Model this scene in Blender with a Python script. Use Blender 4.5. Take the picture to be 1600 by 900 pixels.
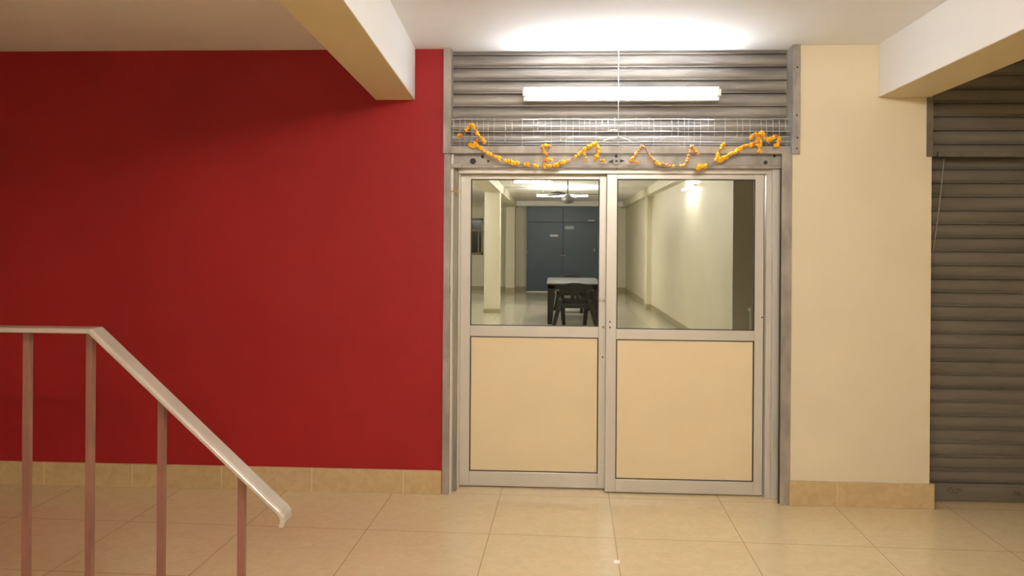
import bpy, bmesh, math, random
from mathutils import Vector, Matrix
random.seed(7)
C = bpy.context.scene.collection
for o in list(bpy.data.objects): bpy.data.objects.remove(o)

# ---------------------------------------------------------------- camera
F, YAW, ROLL, CX, CY, H, D = 1250.9, 0.0524, 0.0071, 800.0, 377.5, 1.58, 4.973
cd = bpy.data.cameras.new('camera'); cam = bpy.data.objects.new('camera', cd); C.objects.link(cam)
cd.sensor_fit = 'HORIZONTAL'; cd.sensor_width = 36.0; cd.lens = F*36/1600
cd.shift_y = (CY-450)/1600; cd.clip_start = .05; cd.clip_end = 100
cam.matrix_world = (Matrix.Translation((0, -D, H)) @ Matrix.Rotation(YAW, 4, 'Z') @ Matrix.Rotation(math.pi/2, 4, 'X') @ Matrix.Rotation(ROLL, 4, 'Z'))
bpy.context.scene.camera = cam

# ---------------------------------------------------------------- world, exposure
w = bpy.data.worlds.new('world'); bpy.context.scene.world = w; w.use_nodes = True
w.node_tree.nodes['Background'].inputs[0].default_value = (1, .93, .82, 1)
w.node_tree.nodes['Background'].inputs[1].default_value = .05
vs = bpy.context.scene.view_settings
vs.view_transform = 'Standard'; vs.look = 'None'; vs.gamma = 1; vs.use_curve_mapping = False
vs.exposure = 1.97
TUBE_DOOR, FILL_LOBBY, TUBE_HALL = 21.0, 90.0, 112.0     # brightness of the fluorescent tubes; the lobby ones are added fill

# ---------------------------------------------------------------- measuring helpers
def ray(x, y):
    a = (x-CX)/F; b = (y-CY)/F; c, s = math.cos(ROLL), math.sin(ROLL)
    u = a*c+b*s; v = -a*s+b*c
    return (u*math.cos(YAW)-math.sin(YAW), u*math.sin(YAW)+math.cos(YAW), -v)
def at(x, y, Y=0.0):                 # point of the photo on the upright plane at depth Y -> (X, Z)
    X, Yd, Z = ray(x, y); t = (Y+D)/Yd
    return X*t, Z*t+H
def ax(x, Y=0.0, y=500): return at(x, y, Y)[0]
def az(y, Y=0.0, x=900): return at(x, y, Y)[1]
def fl(x, y):                        # point of the photo on the floor -> (X, Y)
    X, Y, Z = ray(x, y); t = -H/Z
    return X*t, Y*t-D

# ---------------------------------------------------------------- materials
def lin(r, g, b):
    f = lambda c: (c/255/12.92 if c/255 <= .04045 else ((c/255+.055)/1.055)**2.4)
    return (f(r), f(g), f(b), 1)
def mat(name, col, rough=.6, metal=0.0, noise=0.0, scale=6.0, bump=0.0, bscale=40.0, col2=None, spec=.5, stretch=(1,1,1), coat=0.0):
    m = bpy.data.materials.new(name); m.use_nodes = True; nt = m.node_tree; b = nt.nodes['Principled BSDF']
    b.inputs['Base Color'].default_value = col; b.inputs['Roughness'].default_value = rough
    b.inputs['Metallic'].default_value = metal; b.inputs['Specular IOR Level'].default_value = spec
    b.inputs['Coat Weight'].default_value = coat; b.inputs['Coat Roughness'].default_value = .15
    tc = nt.nodes.new('ShaderNodeTexCoord'); mp = nt.nodes.new('ShaderNodeMapping'); mp.inputs['Scale'].default_value = stretch
    nt.links.new(tc.outputs['Object'], mp.inputs[0])
    n = nt.nodes.new('ShaderNodeTexNoise'); n.inputs['Scale'].default_value = scale; n.inputs['Detail'].default_value = 6
    nt.links.new(mp.outputs[0], n.inputs['Vector'])
    r = nt.nodes.new('ShaderNodeValToRGB'); r.color_ramp.elements[0].position = .32; r.color_ramp.elements[1].position = .68
    c2 = col2 or tuple(min(1, c*(1-noise)) for c in col[:3])+(1,)
    r.color_ramp.elements[0].color = c2; r.color_ramp.elements[1].color = col
    nt.links.new(n.outputs[0], r.inputs[0]); nt.links.new(r.outputs[0], b.inputs['Base Color'])
    if bump:
        n2 = nt.nodes.new('ShaderNodeTexNoise'); n2.inputs['Scale'].default_value = bscale; n2.inputs['Detail'].default_value = 4
        nt.links.new(mp.outputs[0], n2.inputs['Vector'])
        bp = nt.nodes.new('ShaderNodeBump'); bp.inputs['Strength'].default_value = bump; bp.inputs['Distance'].default_value = .004
        nt.links.new(n2.outputs[0], bp.inputs['Height']); nt.links.new(bp.outputs[0], b.inputs['Normal'])
    return m
def emit(name, col, s):
    m = bpy.data.materials.new(name); m.use_nodes = True; b = m.node_tree.nodes['Principled BSDF']
    b.inputs['Base Color'].default_value = (.9, .9, .9, 1); b.inputs['Emission Color'].default_value = col
    b.inputs['Emission Strength'].default_value = s
    return m
def tile_mat(name, base, vein, grout, size, x0, y0, rot, rough=.14, gw=.0022):
    m = bpy.data.materials.new(name); m.use_nodes = True; nt = m.node_tree; N = nt.nodes.new; L = nt.links.new
    b = nt.nodes['Principled BSDF']
    tc = N('ShaderNodeTexCoord'); rt = N('ShaderNodeVectorRotate'); rt.rotation_type = 'Z_AXIS'; rt.inputs['Angle'].default_value = rot
    L(tc.outputs['Object'], rt.inputs['Vector'])
    sub = N('ShaderNodeVectorMath'); sub.operation = 'SUBTRACT'; sub.inputs[1].default_value = (x0-50*size, y0-50*size, 0)
    L(rt.outputs[0], sub.inputs[0])
    dv = N('ShaderNodeVectorMath'); dv.operation = 'DIVIDE'; dv.inputs[1].default_value = (size, size, 1); L(sub.outputs[0], dv.inputs[0])
    fr = N('ShaderNodeVectorMath'); fr.operation = 'FRACTION'; L(dv.outputs[0], fr.inputs[0])
    fo = N('ShaderNodeVectorMath'); fo.operation = 'FLOOR'; L(dv.outputs[0], fo.inputs[0])
    sp = N('ShaderNodeSeparateXYZ'); L(fr.outputs[0], sp.inputs[0])
    def edge(o):
        s = N('ShaderNodeMath'); s.operation = 'PINGPONG'; s.inputs[1].default_value = .5; L(o, s.inputs[0]); return s.outputs[0]
    mn = N('ShaderNodeMath'); mn.operation = 'MINIMUM'; L(edge(sp.outputs[0]), mn.inputs[0]); L(edge(sp.outputs[1]), mn.inputs[1])
    lt = N('ShaderNodeMath'); lt.operation = 'LESS_THAN'; lt.inputs[1].default_value = gw/size; L(mn.outputs[0], lt.inputs[0])
    wn = N('ShaderNodeTexWhiteNoise'); wn.noise_dimensions = '2D'; L(fo.outputs[0], wn.inputs['Vector'])
    add = N('ShaderNodeVectorMath'); add.operation = 'ADD'; L(sub.outputs[0], add.inputs[0]); L(wn.outputs['Color'], add.inputs[1])
    n = N('ShaderNodeTexNoise'); n.inputs['Scale'].default_value = 13; n.inputs['Detail'].default_value = 9; n.inputs['Distortion'].default_value = 1.6; L(add.outputs[0], n.inputs['Vector'])
    r = N('ShaderNodeValToRGB'); r.color_ramp.elements[0].position = .35; r.color_ramp.elements[1].position = .65
    r.color_ramp.elements[0].color = vein; r.color_ramp.elements[1].color = base; L(n.outputs[0], r.inputs[0])
    mx = N('ShaderNodeMix'); mx.data_type = 'RGBA'; L(lt.outputs[0], mx.inputs['Factor']); L(r.outputs[0], mx.inputs['A']); mx.inputs['B'].default_value = grout
    L(mx.outputs['Result'], b.inputs['Base Color']); b.inputs['Roughness'].default_value = rough
    return m
def glass_mat(name, tint):
    m = bpy.data.materials.new(name); m.use_nodes = True; nt = m.node_tree; nt.nodes.remove(nt.nodes['Principled BSDF'])
    o = nt.nodes['Material Output']; t = nt.nodes.new('ShaderNodeBsdfTransparent'); t.inputs[0].default_value = tint
    g = nt.nodes.new('ShaderNodeBsdfGlossy'); g.inputs['Roughness'].default_value = .02
    f = nt.nodes.new('ShaderNodeFresnel'); f.inputs[0].default_value = 1.22; mx = nt.nodes.new('ShaderNodeMixShader')
    nt.links.new(f.outputs[0], mx.inputs[0]); nt.links.new(t.outputs[0], mx.inputs[1]); nt.links.new(g.outputs[0], mx.inputs[2]); nt.links.new(mx.outputs[0], o.inputs[0])
    return m

M = {}
M['red'] = mat('red_paint', (.37, .013, .015, 1), .5, noise=.10, scale=1.6, bump=.12, bscale=25, spec=.28)
M['cream'] = mat('cream_paint', (.81, .70, .50, 1), .6, noise=.05, scale=2, bump=.12, bscale=22)
M['hall_cream'] = mat('hall_cream_paint', (.82, .76, .59, 1), .55, noise=.06, scale=1.5)
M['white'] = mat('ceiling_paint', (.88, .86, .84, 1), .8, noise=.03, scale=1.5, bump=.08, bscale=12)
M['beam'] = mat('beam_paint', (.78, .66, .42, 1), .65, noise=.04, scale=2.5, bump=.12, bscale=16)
M['floor'] = tile_mat('cream_floor_tiles', (.76, .60, .36, 1), (.71, .55, .32, 1), (.40, .29, .16, 1), .6744, -.9977, .0085, .0219)
M['hall_floor'] = tile_mat('hall_floor_tiles', (.66, .61, .48, 1), (.62, .57, .44, 1), (.4, .36, .27, 1), .6, 0, 0, 0, .10)
M['skirt'] = tile_mat('skirting_tile', (.64, .47, .25, 1), (.57, .40, .20, 1), (.78, .62, .38, 1), .58, 1.39-.58*3, .3, 0, .25, .0025)
M['skirt_right'] = tile_mat('skirting_tile', (.64, .48, .26, 1), (.57, .41, .21, 1), (.70, .55, .33, 1), .60, ax(1308, -.07, 775), .3, 0, .25, .0025)
M['hall_skirt'] = mat('hall_skirting_tile', (.50, .43, .26, 1), .3, noise=.15, scale=8)
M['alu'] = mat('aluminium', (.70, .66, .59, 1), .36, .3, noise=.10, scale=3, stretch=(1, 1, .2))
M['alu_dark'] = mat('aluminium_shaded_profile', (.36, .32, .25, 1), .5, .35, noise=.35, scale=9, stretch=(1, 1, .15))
M['gasket'] = mat('black_gasket_and_gap', (.05, .04, .03, 1), .6)  # gaskets, and the painted shade in door and guide gaps
M['panel'] = mat('cream_laminate', (.86, .70, .45, 1), .5, noise=.04, scale=3)
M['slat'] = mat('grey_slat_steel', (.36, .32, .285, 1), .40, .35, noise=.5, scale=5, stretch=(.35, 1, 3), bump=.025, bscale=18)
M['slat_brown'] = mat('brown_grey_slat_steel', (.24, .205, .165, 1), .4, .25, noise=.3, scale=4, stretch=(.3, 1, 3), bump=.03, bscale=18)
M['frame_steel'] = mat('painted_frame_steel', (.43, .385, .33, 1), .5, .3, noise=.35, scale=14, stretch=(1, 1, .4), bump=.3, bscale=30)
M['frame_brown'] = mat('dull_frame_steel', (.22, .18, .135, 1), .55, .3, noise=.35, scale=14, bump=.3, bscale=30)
M['wire'] = mat('mesh_wire', (.70, .68, .65, 1), .35, .4, noise=.3, scale=30)
M['dark'] = mat('dark_iron', (.05, .04, .035, 1), .6, .2, noise=.3)
M['post'] = mat('maroon_brown_paint', (.30, .13, .09, 1), .45, .05, noise=.25, scale=5, stretch=(4, 4, .6), bump=.2)
M['rail'] = mat('cream_handrail_cover', (.50, .42, .345, 1), .25, 0, noise=.12, scale=5, coat=.35)
M['plastic_white'] = mat('white_plastic', (.85, .85, .83, 1), .4)
M['navy'] = mat('navy_laminate', (.022, .055, .095, 1), .4, noise=.15, scale=1.2)
M['label'] = mat('pale_label', (.55, .58, .56, 1), .5)
M['blackplastic'] = mat('black_plastic', (.007, .008, .009, 1), .5, noise=.2, spec=.3)
M['tabletop'] = mat('grey_laminate', (.10, .107, .115, 1), .6, noise=.1, spec=.15)
M['fan'] = mat('grey_brown_enamel', (.11, .10, .09, 1), .5, .1)
M['winframe'] = mat('window_frame_brown', (.28, .24, .18, 1), .5)
M['winglass'] = mat('dark_window_glass', (.055, .055, .045, 1), .15, noise=.3, scale=4)
M['marigold'] = mat('marigold_yellow', (.95, .58, .02, 1), .7, noise=0, scale=60, col2=(.90, .38, .01, 1))
M['marigold_dry'] = mat('marigold_faded', (.78, .42, .16, 1), .8, noise=0, scale=60, col2=(.55, .24, .07, 1))
M['orange'] = mat('marigold_orange', (.88, .24, .02, 1), .7, noise=.3, scale=60)
M['string'] = mat('garland_string', (.20, .10, .05, 1), .9)
M['cordm'] = mat('pale_cord', (.36, .31, .25, 1), .9)
M['glint'] = mat('white_glint', (.9, .88, .82, 1), .6)  # white of the painted floor glint
M['bin'] = mat('pale_bin_plastic', (.60, .57, .46, 1), .5)
M['glass'] = glass_mat('door_glass', (.90, .90, .86, 1))
M['tube_door'] = emit('lit_tube', (.84, .92, 1, 1), TUBE_DOOR)
M['fill_lobby'] = emit('lobby_fill_tube', (1, .95, .88, 1), FILL_LOBBY)
M['tube_hall'] = emit('lit_hall_tube', (1, .98, .92, 1), TUBE_HALL)
M['tube_side'] = emit('lit_side_tube', (1, .98, .94, 1), TUBE_HALL*.22)
M['fill_rear'] = emit('rear_fill_tube', (1, .94, .86, 1), FILL_LOBBY*.28)

# ---------------------------------------------------------------- building helpers
def box(bm, x0, x1, y0, y1, z0, z1):
    v = [bm.verts.new((x, y, z)) for x in (min(x0, x1), max(x0, x1)) for y in (min(y0, y1), max(y0, y1)) for z in (min(z0, z1), max(z0, z1))]
    for f in ((0,1,3,2), (4,6,7,5), (0,4,5,1), (2,3,7,6), (0,2,6,4), (1,5,7,3)): bm.faces.new([v[i] for i in f])
def hexa(bm, bot, top):                         # bot, top: four points each
    a = [bm.verts.new(p) for p in bot]; b = [bm.verts.new(p) for p in top]
    bm.faces.new(a[::-1]); bm.faces.new(b)
    for i in range(4): bm.faces.new((a[i], a[(i+1) % 4], b[(i+1) % 4], b[i]))
def tube(bm, pts, r, n=8, closed=True):
    pts = [Vector(p) for p in pts]; rings = []
    for i, p in enumerate(pts):
        d = (pts[min(i+1, len(pts)-1)]-pts[max(i-1, 0)]).normalized()
        up = Vector((0, 0, 1)) if abs(d.z) < .9 else Vector((1, 0, 0))
        a = d.cross(up).normalized(); b = d.cross(a)
        rr = r[i] if isinstance(r, (list, tuple)) else r
        rings.append([bm.verts.new(p+(a*math.cos(t)+b*math.sin(t))*rr) for t in [2*math.pi*k/n for k in range(n)]])
    for q, s in zip(rings, rings[1:]):
        for k in range(n): bm.faces.new((q[k], q[(k+1) % n], s[(k+1) % n], s[k]))
    if closed: bm.faces.new(rings[0][::-1]); bm.faces.new(rings[-1])
def lathe(bm, prof, c=(0,0,0), n=24):           # prof: (r, z)
    rings = [[bm.verts.new((c[0]+r*math.cos(2*math.pi*k/n), c[1]+r*math.sin(2*math.pi*k/n), c[2]+z)) for k in range(n)] for r, z in prof]
    for q, s in zip(rings, rings[1:]):
        for k in range(n): bm.faces.new((q[k], q[(k+1) % n], s[(k+1) % n], s[k]))
    bm.faces.new(rings[0][::-1]); bm.faces.new(rings[-1])
def obj(name, bm, m, parent=None, bevel=0, smooth=False, seg=2):
    bmesh.ops.recalc_face_normals(bm, faces=bm.faces)
    me = bpy.data.meshes.new(name); bm.to_mesh(me); bm.free(); me.materials.append(m if not isinstance(m, str) else M[m])
    if smooth:
        for p in me.polygons: p.use_smooth = True
    o = bpy.data.objects.new(name, me); C.objects.link(o)
    if parent:
        o.parent = parent; me.transform(Matrix.Translation(-parent_world(parent)))
    if bevel:
        b = o.modifiers.new('bevel', 'BEVEL'); b.width = bevel; b.segments = seg; b.limit_method = 'ANGLE'
    return o
def parent_world(p):
    v = Vector(p.location)
    while p.parent: p = p.parent; v = v+Vector(p.location)
    return v
def boxo(name, m, b, parent=None, bevel=0):
    bm = bmesh.new()
    for q in (b if isinstance(b[0], (tuple, list)) else [b]): box(bm, *q)
    return obj(name, bm, m, parent, bevel)
def tag(o, label=None, cat=None, group=None, kind=None):
    if label: o['label'] = label
    if cat: o['category'] = cat
    if group: o['group'] = group
    if kind: o['kind'] = kind
    return o
def thing(name, label, cat, loc, group=None, kind=None):
    o = bpy.data.objects.new(name, None); C.objects.link(o); o.location = loc; o.empty_display_size = .1
    return tag(o, label, cat, group, kind)
def struct(o, label, cat): return tag(o, label, cat, kind='structure')

# ---------------------------------------------------------------- measured planes
ZC = 2.78                                        # lobby ceiling
XL, XR = ax(692), ax(1232)                       # door opening
PY = -.05                                        # front of the cream pillar
PX1 = ax(1454, PY)                               # its right edge
ZCH = 2.86; YB = 20.9                            # hall ceiling, hall back wall

# ---------------------------------------------------------------- lobby structure
struct(boxo('floor', 'floor', (-6, 6.5, -9, .2, -.1, 0)), 'glossy cream marble tiled floor of the lobby in front of the doors', 'floor')
struct(boxo('ceiling', 'white', (-6, 6.5, -9, .25, ZC, ZC+.12)), 'off-white painted ceiling above the doors', 'ceiling')
struct(boxo('wall_left', 'red', (-6, XL, 0, .2, 0, ZC)), 'deep red painted wall left of the glazed doors', 'wall')
struct(boxo('wall_right', 'cream', (XR, PX1, PY, .2, 0, ZC)), 'cream painted pillar wall between the doors and the closed shutter', 'wall')
struct(boxo('wall_side_left', 'cream', (-6.1, -6, -9, .2, 0, ZC)), 'cream side wall of the lobby far left', 'wall')
struct(boxo('wall_side_right', 'cream', (6.5, 6.6, -9, .4, 0, ZC)), 'cream side wall of the lobby far right', 'wall')
struct(boxo('wall_rear', 'cream', (-6.1, 6.6, -9.1, -9, 0, ZC)), 'cream wall of the lobby opposite the doors', 'wall')
sk = .148
struct(boxo('baseboard_left', 'skirt', (-6, XL-.002, -.012, 0, 0, sk), bevel=.002), 'tan marble tile skirting under the red wall', 'skirting')
struct(boxo('baseboard_right', 'skirt_right', [(XR-.006, PX1+.022, PY-.02, PY, 0, sk), (PX1, PX1+.02, PY, .06, 0, sk)], bevel=.002), 'tan marble tile skirting round the foot of the cream pillar', 'skirting')
def beam(name, pts, vx, label, zb, y1):
    # pts: px of the two bottom corners where the beam meets the wall; vx: where its edges converge in the photo
    dx, dy, _ = ray(vx, 378); k = dx/dy
    (xa, xb) = pts; bm = bmesh.new(); L = 8.9
    q = [(xa-k*0, y1), (xb, y1), (xb-k*L, y1-L), (xa-k*L, y1-L)]
    hexa(bm, [(x, y, zb) for x, y in q], [(x, y, ZC+.01) for x, y in q])
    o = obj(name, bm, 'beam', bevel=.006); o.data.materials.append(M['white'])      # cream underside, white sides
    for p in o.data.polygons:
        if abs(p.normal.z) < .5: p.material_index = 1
    return struct(o, label, 'beam')
zb = 2.462
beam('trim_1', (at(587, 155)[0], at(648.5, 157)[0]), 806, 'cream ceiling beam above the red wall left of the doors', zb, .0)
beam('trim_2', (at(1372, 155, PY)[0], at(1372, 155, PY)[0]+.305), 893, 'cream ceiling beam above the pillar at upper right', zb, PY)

# ---------------------------------------------------------------- shutters
def curtain(bm, x0, x1, y, z0, z1, pitch, depth=.008):
    """interlocking convex slats seen from outside, one profile run up from z0 to z1"""
    prof = []; z = z0
    while z < z1-.01:
        for t in [i/8 for i in range(9)]:
            prof.append((y-depth*math.sin(math.pi*t)**.75, z+pitch*.84*t))
        prof += [(y+.011, z+pitch*.85), (y+.011, z+pitch*.875), (y-.013, z+pitch*.88), (y-.017, z+pitch*.895), (y-.017, z+pitch*.93), (y-.010, z+pitch*.95), (y-.001, z+pitch*.96), (y, z+pitch*.995)]
        z += pitch
    a = [bm.verts.new((x0, p[0], p[1])) for p in prof]; b = [bm.verts.new((x1, p[0], p[1])) for p in prof]
    c = [bm.verts.new((x0, y+.02, p[1])) for p in prof]; d = [bm.verts.new((x1, y+.02, p[1])) for p in prof]
    for i in range(len(prof)-1):
        for q, s in ((a, b), (b, d), (d, c), (c, a)): bm.faces.new((q[i], s[i], s[i+1], q[i+1]))
    bm.faces.new((a[0], b[0], d[0], c[0])); bm.faces.new((a[-1], b[-1], d[-1], c[-1]))
YS = .075                                       # plane of the raised curtain
hx0, hx1 = ax(704, -.02, 150), ax(1240, -.02, 150)
zbar1, zbar0 = az(228.5, -.03), az(240, -.03)      # cross bar
zrail0 = az(263, .03)
rs = thing('roller_shutter', 'grey ribbed steel roller shutter raised above the glazed doors', 'shutter', (.4, YS, zrail0))
bm = bmesh.new(); curtain(bm, hx0-.01, hx1+.01, YS, zbar0-.01, ZC-.002, .0815); obj('slat_curtain', bm, 'slat', rs)
x0, x1 = ax(710, .03, 250), ax(1224, .03, 250)
bm = bmesh.new(); box(bm, x0, x1, .03, .05, zrail0+.018, zbar0+.02); box(bm, x0, x1, .012, .05, zrail0, zrail0+.018)
br = obj('bottom_rail', bm, 'frame_steel', rs, bevel=.003)
# lock holes and lock plate on the bottom rail
def disc(name, x, y, Y, r, m, parent, d=.006, n=16, sx=1):
    X, Z = at(x, y, Y); bm = bmesh.new(); tube(bm, [(X, Y-d, Z), (X, Y+.002, Z)], r, n); 
    if sx != 1:
        for v in bm.verts: v.co.x = X+(v.co.x-X)*sx
    return obj(name, bm, m, parent)
disc('lock_hole', 739, 252, .03, .019, 'dark', br, d=.002)
disc('rivet', 754, 245, .03, .010, 'dark', br); disc('rivet', 763, 252, .03, .008, 'dark', br)
disc('rivet', 1196, 254, .03, .013, 'dark', br, d=.003); disc('rivet', 1175, 246, .03, .012, 'frame_steel', br); disc('rivet', 1210, 244, .03, .008, 'dark', br)
X, Z = at(963, 252, .03); bm = bmesh.new()
tube(bm, [(X, .018, Z), (X, .032, Z)], .022, 20)
for k in range(8):
    a = k*math.pi/4; c, s = math.cos(a), math.sin(a); r0, r1, wd = .026, .046, .009
    q = [(X+c*r0-s*wd, Z+s*r0+c*wd), (X+c*r1, Z+s*r1), (X+c*r0+s*wd, Z+s*r0-c*wd), (X+c*(r0-.01), Z+s*(r0-.01))]
    hexa(bm, [(p[0], .031, p[1]) for p in q], [(p[0], .024, p[1]) for p in q])
lk = obj('lock', bm, 'slat', br)
bm = bmesh.new(); tube(bm, [(X, .0165, Z), (X, .02, Z)], .008, 12)
for k in range(4):
    a = k*math.pi/2+.05; c, s = math.cos(a), math.sin(a)
    q = [(X+c*.018-s*.012, Z+s*.018+c*.012), (X+c*.052, Z+s*.052), (X+c*.018+s*.012, Z+s*.018-c*.012)]
    a_ = [bm.verts.new((p[0], .0225, p[1])) for p in q]; b_ = [bm.verts.new((p[0], .029, p[1])) for p in q]
    bm.faces.new(a_); bm.faces.new(b_[::-1])
    for i in range(3): bm.faces.new((a_[i], a_[(i+1) % 3], b_[(i+1) % 3], b_[i]))
obj('keyhole', bm, 'dark', lk)

fr = rs
a0, a1 = ax(693, -.02, 160), ax(705, -.02, 160)
p = boxo('side_plate', 'frame_steel', (a0, a1, -.03, YS, zbar0, ZC-.001), fr, .002)
b0, b1 = ax(1238.5, -.06, 160), ax(1250, -.06, 160)
p = boxo('side_plate', 'frame_steel', (b0, b1, -.07, YS, zbar0-.005, ZC-.001), fr, .002)
for (px, py) in ((1246, 105), (1245, 180), (1246, 215), (1245, 232)): disc('screw', px, py, -.07, .006, 'dark', p, d=.002, n=8)
boxo('cross_bar', 'frame_steel', (a1, b0, -.04, -.01, zbar0, zbar1), fr, .002)
# left guide: plate, flange and channel
g0, g1 = ax(692, -.01), ax(702.5, -.01)
boxo('guide_plate', 'frame_steel', (g0+.001, g1, -.012, .0-.001, 0, zbar0), fr, .002)
boxo('guide_flange', 'alu', (ax(703.5, .0), ax(707, .0), -.002, .06, 0, zbar0), fr, .001)
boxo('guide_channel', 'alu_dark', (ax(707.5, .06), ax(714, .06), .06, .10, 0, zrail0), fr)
tab = boxo('stop_tab', 'frame_steel', (ax(706, .0, 260), ax(722, .0, 260), -.02, .03, az(262.5, 0, 712), az(256.5, 0, 712)), fr, .002)
# right guide
g2, g3 = ax(1220.5, PY-.012), ax(1231.5, PY-.012)
boxo('guide_plate', 'frame_steel', (g2, XR-.001, PY-.012, PY-.002, 0, zbar0), fr, .002)
boxo('guide_flange', 'alu', (ax(1206, .05), ax(1217.5, .05), .045, .065, 0, zrail0), fr, .001)
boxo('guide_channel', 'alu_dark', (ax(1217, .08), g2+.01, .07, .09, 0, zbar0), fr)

boxo('guide_gap_shade', 'gasket', (ax(1217.2, -.03), ax(1220.6, -.03), -.034, -.030, 0, zrail0), fr)  # dark strip painted as the shade in the guide gap
# door frame (fixed aluminium)
df = thing('door_frame', 'aluminium frame holding the pair of sliding glazed doors', 'door frame', (.4, .12, 0))
zt0, zt1 = az(271.5, .09), zrail0
boxo('top_track', 'alu', (ax(715, .09), ax(1208, .09), .075, .2, zt0, zt1+.002), df, .002)
boxo('jamb', 'alu', (ax(714.2, .11), ax(718.2, .11), .11, .22, 0, zt0), df, .001)
boxo('jamb', 'alu', (ax(1195.5, .09), ax(1205.5, .09), .075, .2, 0, zt0), df, .001)
boxo('jamb_gap_shade', 'gasket', (ax(1192.3, .13), ax(1195.8, .13), .13, .14, 0, zt0), df)  # dark strip standing for the shade in the gap beside the jamb

# ---------------------------------------------------------------- glazed doors
def door(name, label, Y, x0, x1, gx0, gx1, gy0, gy1, py0, py1, by, xm):
    ZB = max(.006, az(by, Y, xm))
    d = thing(name, label, 'door', (ax((x0+x1)/2, Y), Y, 0), kind='structure')
    X0, X1 = ax(x0, Y), ax(x1, Y); G0, G1 = ax(gx0, Y), ax(gx1, Y); t = .035
    ZT = zt0-.001; ZG1, ZG0 = az(gy0, Y, xm), az(gy1, Y, xm); ZP1, ZP0 = az(py0, Y, xm), az(py1, Y, xm)
    bm = bmesh.new()
    box(bm, X0, G0, Y, Y+t, ZB, ZT); box(bm, G1, X1, Y, Y+t, ZB, ZT)
    obj('stile', bm, 'alu', d, .002)
    boxo('top_rail', 'alu', (G0, G1, Y+.001, Y+t, ZG1, ZT), d, .002)
    boxo('middle_rail', 'alu', (G0, G1, Y-.001, Y+t, ZP1, ZG0), d, .003)
    boxo('bottom_rail', 'alu', (G0, G1, Y-.001, Y+t, ZB, ZP0), d, .003)
    boxo('floor_gap_shade', 'gasket', (X0, X1, Y+.008, Y+t-.004, .0005, ZB+.004), d)  # dark strip in place of the shade under the door leaf
    bm = bmesh.new(); e = .006
    for (a, b, c, dd) in ((G0, G1, ZG0, ZG1), (G0, G1, ZP0, ZP1)):
        box(bm, a, a+e, Y+.004, Y+.02, c, dd); box(bm, b-e, b, Y+.004, Y+.02, c, dd)
        box(bm, a, b, Y+.004, Y+.02, c, c+e*.8); box(bm, a, b, Y+.004, Y+.02, dd-e, dd)
    obj('gasket', bm, 'gasket', d)
    bm = bmesh.new(); box(bm, G0+.002, G1-.002, Y+.014, Y+.019, ZG0+.002, ZG1-.002); tag(obj('glass_pane', bm, 'glass', d), 'clear glass pane')
    bm = bmesh.new(); box(bm, G0+.008, G1-.008, Y+.008, Y+.016, ZP0+.006, ZP1-.008); tag(obj('lower_panel', bm, 'panel', d), 'cream solid panel')
    return d
d1 = door('door_1', 'left sliding aluminium door showing dark table and navy cupboards through its glass', .165, 718, 947, 734.5, 935.5, 280, 509.5, 526.5, 738, 761.3, 830)
d2 = door('door_2', 'right sliding aluminium door showing the bare cream wall through its glass', .10, 947, 1192.5, 963, 1179, 280, 515.5, 531.5, 751, 773.3, 1070)
# latch, screws
X, Z = at(941, 468, .165); bm = bmesh.new(); box(bm, X-.016, X+.016, .148, .166, Z-.008, Z+.008); tube(bm, [(X, .138, Z), (X, .15, Z)], .009, 12)
obj('latch', bm, 'alu', d1, .002)
disc('screw', 942.5, 511, .165, .009, 'alu_dark', d1, d=.003); disc('screw', 941.5, 558, .165, .005, 'dark', d1, d=.002)
for yy in (503, 511.5): disc('key_slot', 953, yy, .10, .007, 'dark', d2, d=.002, n=10, sx=.6)
disc('screw', 1191-.5, 496, .10, .005, 'dark', d2, d=.002, n=8)

# ---------------------------------------------------------------- closed shutter on the right
YS2 = .10
rs2 = thing('roller_shutter', 'brown-grey steel roller shutter pulled down at the right edge', 'shutter', (3.5, YS2, 0))
zb2 = az(754, YS2-.02, 1460)
hz0, hz1 = az(244.5, PY-.02, 1470), az(236, PY-.02, 1470)
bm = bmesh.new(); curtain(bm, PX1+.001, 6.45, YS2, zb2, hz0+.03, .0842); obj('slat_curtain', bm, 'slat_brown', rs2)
bm = bmesh.new(); box(bm, PX1+.004, 6.45, YS2-.022, YS2+.01, .008, zb2-.012); box(bm, PX1+.004, 6.45, YS2-.03, YS2+.01, zb2-.016, zb2-.002)
br2 = obj('bottom_rail', bm, 'slat_brown', rs2, .003)
# embossed rosette and lift knob
X, Z = at(1491, 766, YS2-.022); bm = bmesh.new()
for k in range(6):
    a = k*math.pi/3; tube(bm, [(X+.028*math.cos(a), YS2-.027, Z+.012*math.sin(a)), (X+.028*math.cos(a), YS2-.018, Z+.012*math.sin(a))], .010, 10)
tube(bm, [(X, YS2-.03, Z), (X, YS2-.018, Z)], .012, 12); box(bm, X-.045, X+.045, YS2-.026, YS2-.02, Z-.004, Z+.004)
obj('rosette', bm, 'frame_brown', br2, .002)
X, Z = at(1591, 771, YS2-.022); bm = bmesh.new(); tube(bm, [(X, YS2-.05, Z), (X, YS2-.02, Z)], [.013, .009], 12); tube(bm, [(X-.03, YS2-.03, Z+.012), (X, YS2-.042, Z), (X+.03, YS2-.03, Z-.012)], .005, 8)
obj('lift_knob', bm, 'frame_brown', br2)
hd = rs2
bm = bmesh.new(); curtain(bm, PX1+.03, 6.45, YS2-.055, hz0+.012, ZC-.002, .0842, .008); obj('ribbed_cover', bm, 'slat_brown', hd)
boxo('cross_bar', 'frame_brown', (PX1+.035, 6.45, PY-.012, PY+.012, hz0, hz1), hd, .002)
s0, s1 = ax(1449, PY-.012, 200), ax(1458.5, PY-.012, 200)
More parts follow.
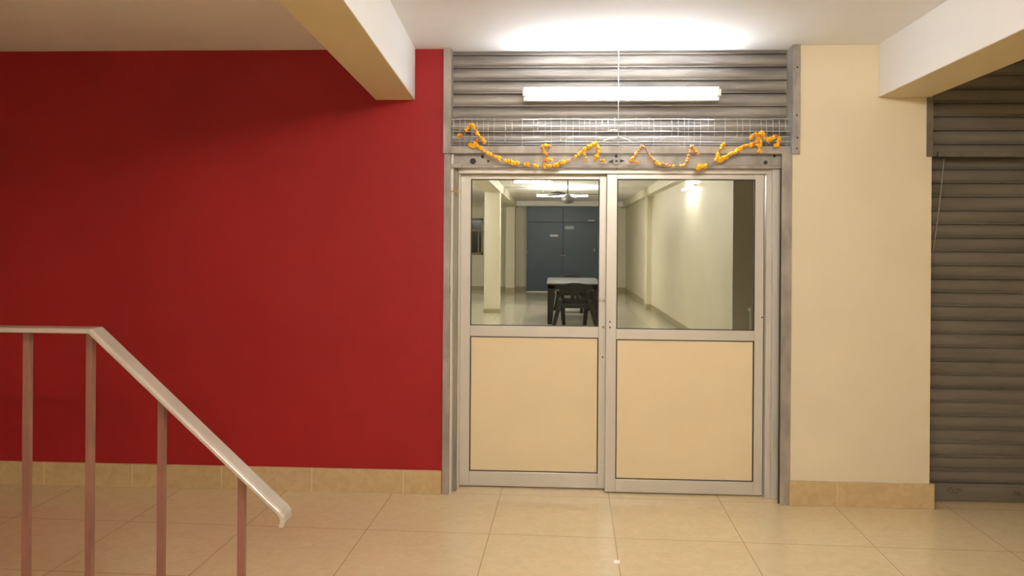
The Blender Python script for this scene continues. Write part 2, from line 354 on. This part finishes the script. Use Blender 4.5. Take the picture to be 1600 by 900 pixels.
sp = boxo('side_plate', 'frame_brown', [(s0, s1, PY-.012, PY-.0005, hz0, zb-.001), (PX1+.001, s1, PY, YS2-.02, hz0, zb-.001)], hd, .002)
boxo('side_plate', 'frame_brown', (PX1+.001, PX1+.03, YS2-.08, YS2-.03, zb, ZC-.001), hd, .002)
(xa, za), (xb, zb_) = at(1475, 247, .03), at(1461, 396, .03)
bm = bmesh.new(); tube(bm, [(xa+(xb-xa)*t+.006*math.sin(t*3.1), .03+.03*t, za+(zb_-za)*t) for t in [i/12 for i in range(13)]], .0035, 6)
tag(obj('pull_cord', bm, 'cordm', smooth=True), 'thin pale cord hanging from the hood of the closed right shutter', 'cord')

# ---------------------------------------------------------------- wire mesh
YM = -.018
mz = [az(187, YM), az(197, YM), az(205.5, YM), az(214, YM), az(221.5, YM)]
mx0, mx1 = a1+.002, b0-.002
ms = thing('wire_mesh', 'thin silvery wire netting in front of the raised grey shutter', 'wire netting', (.4, YM, zbar1))
bm = bmesh.new(); rnd = random.Random(3)
for z in mz:
    n = 40; ph = rnd.random()*6
    tube(bm, [(mx0+(mx1-mx0)*i/n, YM+.004*math.sin(i*.7+ph), z+.0022*math.sin(i*.5+ph)+rnd.uniform(-.0012, .0012)) for i in range(n+1)], .0022, 5)
x = mx0+.012
while x < mx1-.01:
    top = mz[0]+rnd.choice((0, 0, .004, .012)); bot = rnd.choice((zbar1, zbar1, mz[4], mz[3], mz[2]))
    xx = x+rnd.uniform(-.006, .006)
    tube(bm, [(xx, YM+.003, top), (xx+rnd.uniform(-.003, .003), YM-.002, (top+bot)/2), (xx+rnd.uniform(-.002, .002), YM+.003, bot+.001)], .0016, 5)
    x += rnd.choice((.036, .036, .04, .066))
obj('netting', bm, 'wire', ms)
# crumpled loose wire ends by the rod
bm = bmesh.new()
for path in (((938, 222), (950, 217), (965, 214), (975, 216), (983, 219)), ((948, 206), (954, 203.5), (963, 203), (968, 206)), ((966, 212), (974, 216), (984, 220), (990, 223))):
    tube(bm, [(at(px, py, YM-.008)[0], YM-.008, at(px, py, YM-.008)[1]) for px, py in path], .003, 6)
obj('loose_wire', bm, 'wire', ms, smooth=True)
# hanging rod in front of the lamp
bm = bmesh.new(); X = ax(966, -.085, 150)
tube(bm, [(X, -.085, ZC), (X+.001, -.085, 2.5), (X+.002, -.075, zbar1), (X+.002, -.042, zbar1-.006)], .0028, 8)
tag(obj('hanging_wire', bm, 'wire', smooth=True), 'straight upright wire hanging from ceiling in front of the bright tube', 'wire')

# ---------------------------------------------------------------- tube lights
def tube_light(label, p0, p1, tm, group=None, depth=.05, back=(0, 1, 0), h=.075):
    """batten lamp from p0 to p1; back: direction in which its housing lies"""
    p0, p1 = Vector(p0), Vector(p1); c = (p0+p1)/2; d = (p1-p0).normalized(); bk = Vector(back); s = d.cross(bk).normalized()
    t = thing('tube_light', label, 'lamp', c, group)
    def hb(a0, a1, b0, b1, wd):
        bm = bmesh.new(); q0 = p0+d*a0; L = (p1-p0).length-a0+a1
        bot = [q0+bk*b0+s*-wd, q0+bk*b0+s*wd, q0+bk*b1+s*wd, q0+bk*b1+s*-wd]
        hexa(bm, bot, [v+d*L for v in bot]); return bm
    tb = bmesh.new(); tube(tb, [p0+d*.02, p1-d*.02], .015, 16); g = obj('glowing_tube', tb, tm, t, smooth=True)
    obj('batten', hb(-.0, .0, .022, .022+depth, h/2), 'plastic_white', t, .003)
    for e, sg in ((p0, 1), (p1, -1)):
        bm = bmesh.new(); q = e-d*sg*.006
        bot = [q-bk*.018+s*-.02, q-bk*.018+s*.02, q+bk*.03+s*.02, q+bk*.03+s*-.02]
        hexa(bm, bot, [v+d*sg*.026 for v in bot]); obj('lamp_holder', bm, 'plastic_white', t, .003)
    return t
l0, l1 = at(818, 146, -.05), at(1125, 144, -.05); zt = (l0[1]+l1[1])/2
tl = tube_light('bright fluorescent tube lamp fixed across the raised shutter', (l0[0], -.045, zt), (l1[0], -.045, zt), 'tube_door', depth=.045, h=.085)
for xb_ in (l0[0]+.2, l1[0]-.23): boxo('bracket', 'plastic_white', (xb_, xb_+.03, .0-.001, YS-.02, zt-.012, zt+.012), tl)
tube_light('added fill tube lamp on the lobby ceiling behind the viewer', (-.3, -6.4, ZC-.075), (.9, -6.4, ZC-.075), 'fill_lobby', back=(0, 0, 1))  # unseen, added as fill light for the lobby
tube_light('added fill tube lamp on the rear lobby wall facing the red wall', (-4.6, -8.9, 2.35), (-3.4, -8.9, 2.35), 'fill_rear', back=(0, -1, 0))  # unseen lamp added to brighten the left part of the ceiling
tube_light('added fill tube lamp on the lobby ceiling over the landing', (-.2, -3.6, ZC-.075), (1.0, -3.6, ZC-.075), 'fill_lobby', back=(0, 0, 1))  # another added fill lamp, above the view

# ---------------------------------------------------------------- flower garlands
def blob_mesh(name, m, seed, petals=14):
    r_ = random.Random(seed); bm = bmesh.new(); bmesh.ops.create_icosphere(bm, subdivisions=2, radius=1)
    for v in bm.verts:
        k = 1+r_.uniform(-.28, .22); v.co = Vector((v.co.x*k, v.co.y*k, v.co.z*k*.85))
    me = bpy.data.meshes.new(name); bm.to_mesh(me); bm.free(); me.materials.append(M[m]); return me
BL = [blob_mesh('flower', 'marigold', i) for i in range(6)]+[blob_mesh('flower', 'orange', 9), blob_mesh('flower', 'marigold_dry', 12)]
BD = [blob_mesh('flower', 'marigold_dry', 20+i) for i in range(3)]+[blob_mesh('flower', 'marigold', 30)]
YG = -.066
def garland(label, paths, kind='fresh', r=.0135, Y=YG, step=.0155, bare=()):
    X, Z = at(*paths[0][0], Y); t = thing('flower_garland', label, 'garland', (X, Y, Z), 'dried marigold garlands strung over the doors')
    rg = random.Random(len(label)+len(paths)); sbm = bmesh.new(); n = 0
    for path in paths:
        pts = [Vector((at(px, py, Y)[0], Y, at(px, py, Y)[1])) for px, py in path]
        # resample
        tot = []; 
        for a, b in zip(pts, pts[1:]):
            L = (b-a).length; k = max(1, int(L/.005))
            tot += [a+(b-a)*i/k for i in range(k)]
        tot.append(pts[-1]); tube(sbm, tot, .0022, 5)
        acc = step; last = tot[0]
        for q in tot:
            acc += (q-last).length; last = q
            if acc >= step and n < 98:
                acc = 0
                if rg.random() < .10: acc = -step*.5; continue
                o = bpy.data.objects.new('flower', rg.choice(BL if kind == 'fresh' else BD)); C.objects.link(o); o.parent = t
                o.location = q-Vector((X, Y, Z))+Vector((rg.uniform(-.003, .003), rg.uniform(-.006, .001), rg.uniform(-.004, .004)))
                o.rotation_euler = (rg.uniform(0, 6), rg.uniform(0, 6), rg.uniform(0, 6))
                s = r*rg.uniform(.8, 1.25); o.scale = (s, s*rg.uniform(.75, 1.0), s); n += 1
    obj('string', sbm, 'string', t)
    return t
garland('long yellow marigold swag drooping over the left door', [[(732, 220), (736, 228), (746, 228), (752, 232), (762, 240), (776, 246), (790, 252), (805, 255), (820, 257), (835, 258), (846, 262), (858, 260), (875, 256), (888, 252), (900, 244), (910, 236), (922, 228), (931, 224), (935, 231), (934, 240), (929, 250)], [(740, 229), (745, 220), (748, 222)]])
garland('yellow marigold peak tied to the netting at its left end', [[(716, 211), (723, 210), (728, 205), (735, 194)], [(739, 197), (744, 205), (750, 215), (757, 222)]], r=.0115)
garland('short doubled marigold strand hanging above the dip of the left swag', [[(850, 238), (849, 230), (853, 225), (858, 230), (855, 238), (853, 250), (851, 257)], [(853, 249), (861, 251)]], r=.011, Y=-.1)
garland('short limp marigold strand dangling near the right end of the left swag', [[(910, 233), (914, 240), (915, 248), (913, 253)]], 'dry', r=.009, Y=-.095)
garland('little broken curl of faded marigold left of the round lock', [[(939, 251), (944, 252), (947, 258)]], 'dry', r=.009)
garland('faded orange marigold strand rising right of the round lock and dipping low', [[(986, 253), (991, 244), (997, 236), (1003, 229)], [(1004, 229), (1009, 234), (1014, 241), (1020, 250), (1030, 256), (1042, 258), (1056, 261), (1068, 259), (1075, 250), (1078, 240), (1080, 229), (1085, 231), (1090, 240)], [(993, 254), (1000, 254)]], 'dry', r=.0115)
garland('yellow marigold swag climbing to the right over the right door', [[(1089, 264), (1096, 260), (1108, 257), (1118, 252), (1127, 249), (1138, 243), (1148, 238), (1158, 232), (1168, 227), (1178, 226)]], r=.0145)
garland('short marigold strand standing up from the right swag', [[(1119, 250), (1123, 241), (1126, 231), (1130, 225), (1133, 230)]], r=.011, Y=-.088)
garland('thick marigold bunch tied high at the right end of the netting', [[(1173, 215), (1180, 210), (1186, 206), (1186, 214), (1181, 224), (1187, 228), (1191, 234), (1184, 236)], [(1186, 214), (1189, 222), (1188, 233)], [(1191, 207), (1195, 215), (1202, 220), (1210, 214), (1215, 209), (1217, 218), (1217, 227), (1211, 228)]], r=.0135, Y=-.1)
g = garland('small tuft of withered marigold tied round the left shutter guide', [[(705, 299), (711, 299), (717, 300)]], 'dry', r=.010, Y=-.036)

# ---------------------------------------------------------------- stair railing
YR = -2.09
def rp(px, py): X, Z = at(px, py, YR); return X, Z
hr = thing('stair_railing', 'cream topped stair railing with four brown square posts before the red wall', 'railing', (rp(150, 515)[0], YR, 0))
path = [(-420, 508), (150, 515.5), (432, 786), (441, 794), (446.5, 802), (447, 810), (444, 818)]
P2 = [Vector((rp(*q)[0], rp(*q)[1])) for q in path]
th, wd = .009, .046
bm = bmesh.new(); rings = []
for i, p in enumerate(P2):
    d0 = (p-P2[i-1]).normalized() if i else None; d1_ = (P2[i+1]-p).normalized() if i < len(P2)-1 else None
    a = d0 or d1_; b = d1_ or d0; n0 = Vector((-a.y, a.x)); n1 = Vector((-b.y, b.x)); n = (n0+n1).normalized(); k = 1/max(.5, n.dot(n0))
    sec = [(-wd, -th), (-wd, th*.4), (-wd*.8, th), (wd*.8, th), (wd, th*.4), (wd, -th)]
    rings.append([bm.verts.new((p.x+n.x*k*s[1], YR+s[0], p.y+n.y*k*s[1])) for s in sec])
for q, s in zip(rings, rings[1:]):
    for k in range(6): bm.faces.new((q[k], q[(k+1) % 6], s[(k+1) % 6], s[k]))
bm.faces.new(rings[0][::-1]); bm.faces.new(rings[-1])
tag(obj('handrail', bm, 'rail', hr, .003), 'glossy cream handrail')
def rail_z(X):
    for a, b in zip(P2, P2[1:]):
        if a.x <= X <= b.x: return a.y+(b.y-a.y)*(X-a.x)/(b.x-a.x)
for px in (42, 140.5, 252.5, 378):
    Xc = at(px, 800, YR)[0]; hw = .0125
    bm = bmesh.new(); za_, zb_2 = rail_z(Xc-hw)-.002, rail_z(Xc+hw)-.002
    hexa(bm, [(Xc-hw, YR-hw, 0), (Xc+hw, YR-hw, 0), (Xc+hw, YR+hw, 0), (Xc-hw, YR+hw, 0)],
         [(Xc-hw, YR-hw, za_), (Xc+hw, YR-hw, zb_2), (Xc+hw, YR+hw, zb_2), (Xc-hw, YR+hw, za_)])
    obj('post', bm, 'post', hr, .0015)
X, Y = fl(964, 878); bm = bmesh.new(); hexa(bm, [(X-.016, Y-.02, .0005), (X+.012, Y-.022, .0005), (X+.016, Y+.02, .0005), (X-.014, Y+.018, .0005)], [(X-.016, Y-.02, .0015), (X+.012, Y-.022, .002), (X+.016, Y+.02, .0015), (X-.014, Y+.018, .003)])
tag(obj('floor_glint', bm, 'glint'), 'tiny white piece as a light glint on the tiled floor before the doors', 'glint')  # bright floor reflection laid down as a thin white piece

# ---------------------------------------------------------------- hall behind the doors
struct(boxo('floor_hall', 'hall_floor', (-6, 6, .2, YB, -.1, 0)), 'glossy pale tiled floor of the hall behind the doors', 'floor')
struct(boxo('ceiling_hall', 'white', (-6, 6, .25, YB, ZCH, ZCH+.1)), 'white ceiling of the hall behind the doors', 'ceiling')
struct(boxo('wall_hall_back', 'hall_cream', (-6, 6, YB, YB+.15, 0, ZCH)), 'cream far wall of the hall behind the cupboards', 'wall')
struct(boxo('wall_hall_left', 'hall_cream', (-6.1, -6, .2, YB, 0, ZCH)), 'cream left side wall of the hall', 'wall')
WX = 2.30; wy0 = 1250.9*WX/(1146-868)-D; 
xr0 = WX
struct(boxo('wall_hall_right', 'hall_cream', (WX, WX+.15, wy0, YB, 0, ZCH)), 'long cream right wall of the hall seen through the right door', 'wall')
struct(boxo('wall_hall_alcove', 'hall_cream', (WX+.15, 6, wy0, wy0+.15, 0, ZCH)), 'shaded cream alcove wall beyond the end of the hall right wall', 'wall')
struct(boxo('wall_hall_side', 'hall_cream', (6, 6.1, .2, YB, 0, ZCH)), 'cream outer side wall of the hall', 'wall')
struct(boxo('trim_3', 'hall_cream', (WX-.16, WX, wy0, YB, 2.675, ZCH)), 'cream beam running along the top of the hall right wall', 'beam')
struct(boxo('trim_4', 'hall_cream', (WX-.02, WX, wy0, wy0+.5, 0, 2.675)), 'cream pilaster at the near end of the hall right wall', 'pilaster')
px_, py_ = fl(1025, 484)
struct(boxo('trim_5', 'hall_cream', (WX-.11, WX, py_, py_+.5, 0, 2.675)), 'cream pilaster midway along the hall right wall', 'pilaster')
struct(boxo('baseboard_hall_right', 'hall_skirt', [(WX-.012, WX, wy0+.46, py_, 0, .13), (WX-.122, WX-.11, py_-.012, py_+.512, 0, .13), (WX-.11, WX, py_-.012, py_, 0, .13), (WX-.012, WX, py_+.5, YB, 0, .13)]), 'tan skirting along the hall right wall', 'skirting')
# column and beams on the left
cy0 = fl(768, 489)[1]; c0, c1 = ax(756.5, cy0, 420), ax(780.5, cy0, 420)
struct(boxo('trim_6', 'hall_cream', (c0, c1, cy0, cy0+.35, 0, ZCH), bevel=.004), 'free standing square cream column seen through the left door', 'column')
struct(boxo('baseboard_column', 'hall_skirt', (c0-.012, c1+.012, cy0-.012, cy0+.362, 0, .09)), 'pale skirting round the foot of the cream column', 'skirting')
zbl = az(300, cy0, 768)
struct(boxo('trim_7', 'hall_cream', (c0-.02, c1+.02, .3, YB, zbl, ZCH)), 'cream ceiling beam running over the hall column', 'beam')
q0, q1 = ax(790, YB-.7, 420), ax(804, YB-.7, 420)
struct(boxo('trim_8', 'hall_cream', (q0, q1, YB-.7, YB, 0, zbl)), 'cream pilaster left of the navy cupboards', 'pilaster')
struct(boxo('baseboard_hall_back', 'hall_skirt', [(-6, ax(822, YB, 420), YB-.012, YB, 0, .13), (q0-.012, q1+.012, YB-.712, YB-.6, 0, .13), (ax(940, YB, 420), WX, YB-.012, YB, 0, .13)]), 'tan skirting along the hall far wall', 'skirting')
struct(boxo('trim_9', 'white', (c1+.02, WX, YB-.75, YB, az(322, YB-.75, 880), ZCH)), 'pale bulkhead above the navy cupboards', 'bulkhead')
# window
wn = thing('window_1', 'small dark window on the hall far wall left of the column', 'window', (ax(745, YB, 370), YB, 1), kind='structure')
wx0, wx1, wz0, wz1 = ax(722, YB, 370), ax(755, YB, 370), az(398, YB, 745), az(341, YB, 745)
boxo('window_frame', 'winframe', [(wx0, wx1, YB-.06, YB-.001, wz0, wz0+.07), (wx0, wx1, YB-.06, YB-.001, wz1-.07, wz1), (wx0, wx0+.06, YB-.06, YB-.001, wz0, wz1), (wx1-.06, wx1, YB-.06, YB-.001, wz0, wz1), (wx0, wx1, YB-.05, YB-.001, wz1-.42, wz1-.36), (wx1-.17, wx1-.13, YB-.05, YB-.001, wz0, wz1-.4)], wn)
boxo('pane', 'winglass', (wx0+.03, wx1-.03, YB-.03, YB-.01, wz0+.03, wz1-.03), wn)
# navy cupboards
CYf = YB-.65
k0, km, k1 = ax(823, CYf, 420), ax(879.5, CYf, 420), ax(936, CYf, 420)
kz0, kz1, kz2 = az(455, CYf, 850), az(347, CYf, 850), az(322.5, CYf, 850)
cb = thing('wall_cupboard', 'tall navy blue built-in cupboard covering the far wall of the hall', 'cupboard', ((k0+k1)/2, CYf, 0))
boxo('carcass', 'gasket', (k0, k1, CYf+.02, YB-.013, kz0, kz2), cb)
boxo('plinth', 'hall_cream', (k0, k1, CYf+.01, YB-.013, 0, kz0), cb)
g_ = .008
lo = []
for (a, b, nm) in ((k0, km, 'door'), (km, k1, 'door')):
    lo.append(boxo(nm, 'navy', (a+g_, b-g_, CYf, CYf+.019, kz0+g_, kz1-g_), cb, .003))
for (a, b) in ((k0, km), (km, k1)): hi = boxo('loft_door', 'navy', (a+g_, b-g_, CYf, CYf+.019, kz1+g_, kz2), cb, .003)
def plate(name, x0, x1, y0, y1, parent, m='label', d=.006):
    return boxo(name, m, (ax(x0, CYf, 400), ax(x1, CYf, 400), CYf-d, CYf-.0005, az(y1, CYf, (x0+x1)/2), az(y0, CYf, (x0+x1)/2)), parent)
plate('name_plate', 859, 872, 366.5, 370, lo[0]); 
np_ = plate('name_plate', 882.5, 896, 353.5, 358, lo[1])
for xx in (884, 887, 890, 893): plate('mark', xx, xx+1.4, 354.7, 356.8, np_, 'navy', .0075)
plate('name_plate', 918, 929, 343.8, 345.2, hi)
for i, xx in enumerate((877.2, 881.6)): plate('knob', xx, xx+1.2, 398.3, 400, lo[i], 'label', .03)
plate('hinge', 823.6, 824.6, 392, 395, lo[0]); plate('hinge', 928, 929, 388, 393, lo[1])

# table
def tab_geo():
    Yf = 15.3-D; Yb_ = Yf+2.5; TH = .79; x0_, x1_ = ax(854, Yf, 443), ax(941, Yf, 443)
    t = thing('dining_table', 'dark plastic table with grey top in the hall behind the left door', 'table', ((x0_+x1_)/2, (Yf+Yb_)/2, 0))
    boxo('tabletop', 'tabletop', (x0_, x1_, Yf, Yb_, TH-.025, TH), t, .008)
    boxo('apron', 'blackplastic', [(x0_+.03, x1_-.03, Yf+.03, Yf+.05, .68, TH-.025), (x0_+.03, x1_-.03, Yb_-.05, Yb_-.03, .68, TH-.025), (x0_+.03, x0_+.05, Yf+.03, Yb_-.03, .68, TH-.025), (x1_-.05, x1_-.03, Yf+.03, Yb_-.03, .68, TH-.025)], t)
    for sx, X in ((1, x0_+.02), (-1, x1_-.02)):
        for Yl, sy in ((Yf+.03, 1), (Yb_-.03, -1)):
            bm = bmesh.new()
            hexa(bm, [(X+sx*.0, Yl, 0), (X+sx*.09, Yl, 0), (X+sx*.09, Yl+sy*.06, 0), (X, Yl+sy*.06, 0)], [(X+sx*.0, Yl, TH-.026), (X+sx*.16, Yl, TH-.026), (X+sx*.16, Yl+sy*.10, TH-.026), (X, Yl+sy*.10, TH-.026)])
            obj('leg', bm, 'blackplastic', t, .006)
    return x0_, x1_, Yf, Yb_
tx0, tx1, tyf, tyb = tab_geo()
def chair(label, loc, rz):
    """moulded plastic armchair, front towards +Y locally, back at -Y"""
    t = thing('plastic_chair', label, 'chair', loc, 'black moulded chairs at the hall table')
    def add(name, bm, bev=.006):
        bmesh.ops.recalc_face_normals(bm, faces=bm.faces)
        me = bpy.data.meshes.new(name); bm.to_mesh(me); bm.free(); me.materials.append(M['blackplastic'])
        o = bpy.data.objects.new(name, me); C.objects.link(o); o.parent = t
        if bev: b = o.modifiers.new('bevel', 'BEVEL'); b.width = bev; b.segments = 2; b.limit_method = 'ANGLE'
        return o
    bm = bmesh.new(); hexa(bm, [(-.22, -.2, .40), (.22, -.2, .40), (.25, .22, .42), (-.25, .22, .42)], [(-.22, -.2, .43), (.22, -.2, .43), (.25, .22, .45), (-.25, .22, .45)]); box(bm, -.225, .225, -.215, -.195, .345, .42); box(bm, -.24, .24, .20, .222, .37, .42); add('seat', bm)
    # back: grid with two window openings and a central slot
    bm = bmesh.new(); xs = [-.25, -.225, -.19, -.08, -.010, .010, .08, .19, .225, .25]; zs = [.38, .46, .525, .665, .74, .80]
    def topz(x): return .80-.045*max(0, abs(x)-.14)/.13 - .02*(x/.27)**2
    def yy(z, x): return -.20-.10*(z-.40)/.4+.05*(x/.27)**2
    def pt(x, z, o): 
        z2 = min(z, topz(x)) if z > .75 else z
        wdt = 1-.10*(.8-z)/.4 if z < .6 else 1
        return (x*wdt, yy(z, x)+o, z2)
    F_ = {}; B_ = {}
    for i, x in enumerate(xs):
        for j, z in enumerate(zs): F_[i, j] = bm.verts.new(pt(x, z, 0)); B_[i, j] = bm.verts.new(pt(x, z, .018))
    hole = {(2, 2), (6, 2), (4, 2)}
    cells = [(i, j) for i in range(9) for j in range(5) if (i, j) not in hole]
    cs = set(cells)
    for i, j in cells:
        bm.faces.new((F_[i, j], F_[i+1, j], F_[i+1, j+1], F_[i, j+1])); bm.faces.new((B_[i, j], B_[i, j+1], B_[i+1, j+1], B_[i+1, j]))
        for (di, dj, e0, e1) in ((-1, 0, (i, j), (i, j+1)), (1, 0, (i+1, j), (i+1, j+1)), (0, -1, (i, j), (i+1, j)), (0, 1, (i, j+1), (i+1, j+1))):
            if (i+di, j+dj) not in cs: bm.faces.new((F_[e0], F_[e1], B_[e1], B_[e0]))
    add('backrest', bm, .004)
    for s in (-1, 1):
        bm = bmesh.new(); pr = [(s*.26, -.25, .66), (s*.285, -.1, .655), (s*.29, .1, .64), (s*.285, .2, .615), (s*.27, .235, .55)]
        for a, b in zip(pr, pr[1:]):
            w2 = .024
            hexa(bm, [(a[0]-w2, a[1], a[2]-.012), (a[0]+w2, a[1], a[2]-.012), (b[0]+w2, b[1], b[2]-.012), (b[0]-w2, b[1], b[2]-.012)], [(a[0]-w2, a[1], a[2]+.006), (a[0]+w2, a[1], a[2]+.006), (b[0]+w2, b[1], b[2]+.006), (b[0]-w2, b[1], b[2]+.006)])
        add('armrest', bm)
        for (tx, ty, bx, by, zt_) in ((.235, -.21, .35, -.31, .50), (.205, .20, .175, .24, .40)):
            bm = bmesh.new(); hw, h2 = .042, .030
            hexa(bm, [(s*bx-h2, by-.015, 0), (s*bx+h2, by-.015, 0), (s*bx+h2, by+.02, 0), (s*bx-h2, by+.02, 0)], [(s*tx-hw, ty-.02, zt_), (s*tx+hw, ty-.02, zt_), (s*tx+hw, ty+.025, zt_), (s*tx-hw, ty+.025, zt_)])
            add('leg', bm)
    t.rotation_euler = (0, 0, rz); t.scale = (1.13, 1.04, 1.04); return t
cxm = ax(898, tyf-.3, 470)
chair('black plastic armchair with its back to the doors at the near end of the table', (cxm, tyf-.30, 0), 0)
chair('black plastic armchair at the far end of the table facing the doors', (ax(895, tyb, 430), tyb+.38, 0), math.pi)

# pale bin
X = ax(1179, 3.2, 500); bm = bmesh.new(); zt_ = az(481, 3.2, 1172)
lathe(bm, [(.11, 0), (.125, zt_-.03), (.135, zt_-.03), (.135, zt_)], (X+.075, 3.2, 0))
tag(obj('plastic_bin', bm, 'bin', smooth=False, bevel=.003), 'pale cylindrical bin half hidden behind the right edge of the right door glass', 'bin')

# ceiling fan
def fan():
    Yf = 8.7; X, Z = at(887, 313, Yf); t = thing('ceiling_fan', 'dull grey ceiling fan hanging in the hall behind the left door', 'fan', (X, Yf, Z))
    bm = bmesh.new(); lathe(bm, [(.012, .10), (.012, ZCH-Z-.05), (.013, ZCH-Z-.05)], (X, Yf, Z), 12); obj('down_rod', bm, 'fan', t, smooth=True)
    bm = bmesh.new(); lathe(bm, [(.02, ZCH-Z-.09), (.055, ZCH-Z-.02), (.06, ZCH-Z)], (X, Yf, Z), 16); obj('canopy', bm, 'fan', t)
    bm = bmesh.new(); lathe(bm, [(.02, .11), (.05, .09), (.10, .05), (.115, .0), (.09, -.04), (.03, -.055)], (X, Yf, Z), 24); obj('motor', bm, 'fan', t)
    for k in range(3):
        a = .12+k*2*math.pi/3; c, s = math.cos(a), math.sin(a); bm = bmesh.new()
        def tr(u, v, w_): return (X+c*u-s*v, Yf+s*u+c*v, Z+.10+w_)
        hexa(bm, [tr(.10, -.02, 0), tr(.22, -.05, -.004), tr(.22, .05, .012), tr(.10, .02, .006)], [tr(.10, -.02, .006), tr(.22, -.05, .002), tr(.22, .05, .018), tr(.10, .02, .012)])
        hexa(bm, [tr(.22, -.05, -.004), tr(.60, -.065, -.006), tr(.60, .065, .014), tr(.22, .05, .012)], [tr(.22, -.05, .000), tr(.60, -.065, -.002), tr(.60, .065, .018), tr(.22, .05, .016)])
        obj('blade', bm, 'fan', t)
fan()
tube_light('added fill tube lamp on the ceiling of the hall left bay', (-3.6, 12, ZCH-.07), (-2.4, 12, ZCH-.07), 'tube_hall', back=(0, 0, 1), depth=.045)  # added out of sight to brighten the dim left of the hall
# hall tube lights
Yt = 13.9; (xa, za), (xb, _) = at(838, 306, Yt), at(919, 306, Yt)
t1 = tube_light('fluorescent tube lamp crossing the hall beyond the fan', (xa, Yt, za), (xb, Yt, za), 'tube_hall', back=(0, 0, 1), depth=.025, h=.03)
boxo('hanger', 'plastic_white', [(xa+.15, xa+.16, Yt-.005, Yt+.005, za+.06, ZCH), (xb-.16, xb-.15, Yt-.005, Yt+.005, za+.06, ZCH)], t1)
Yt2 = 8.2; (xa, za), (xb, _) = at(802, 284.5, Yt2), at(864, 284.5, Yt2)
t2 = tube_light('fluorescent tube lamp at the top edge of the left door glass', (xa, Yt2, za), (xb, Yt2, za), 'tube_hall', back=(0, 0, 1), depth=.025, h=.03)
boxo('hanger', 'plastic_white', [(xa+.15, xa+.16, Yt2-.005, Yt2+.005, za+.06, ZCH), (xb-.16, xb-.15, Yt2-.005, Yt2+.005, za+.06, ZCH)], t2)
ya = 1250.9*(WX-.05)/(1087-868)-D; yb = ya+1.2
tube_light('short looking tube lamp fixed high on the hall right wall', (WX-.075, ya, 2.50), (WX-.075, yb, 2.50), 'tube_side', back=(1, 0, 0), depth=.03, h=.035)
tube_light('unseen added tube lamp on the hall ceiling just inside the doors', (-.2, 5.6, ZCH-.07), (1.0, 5.6, ZCH-.07), 'tube_side', back=(0, 0, 1), depth=.045)  # added out of view to light the near part of the hall
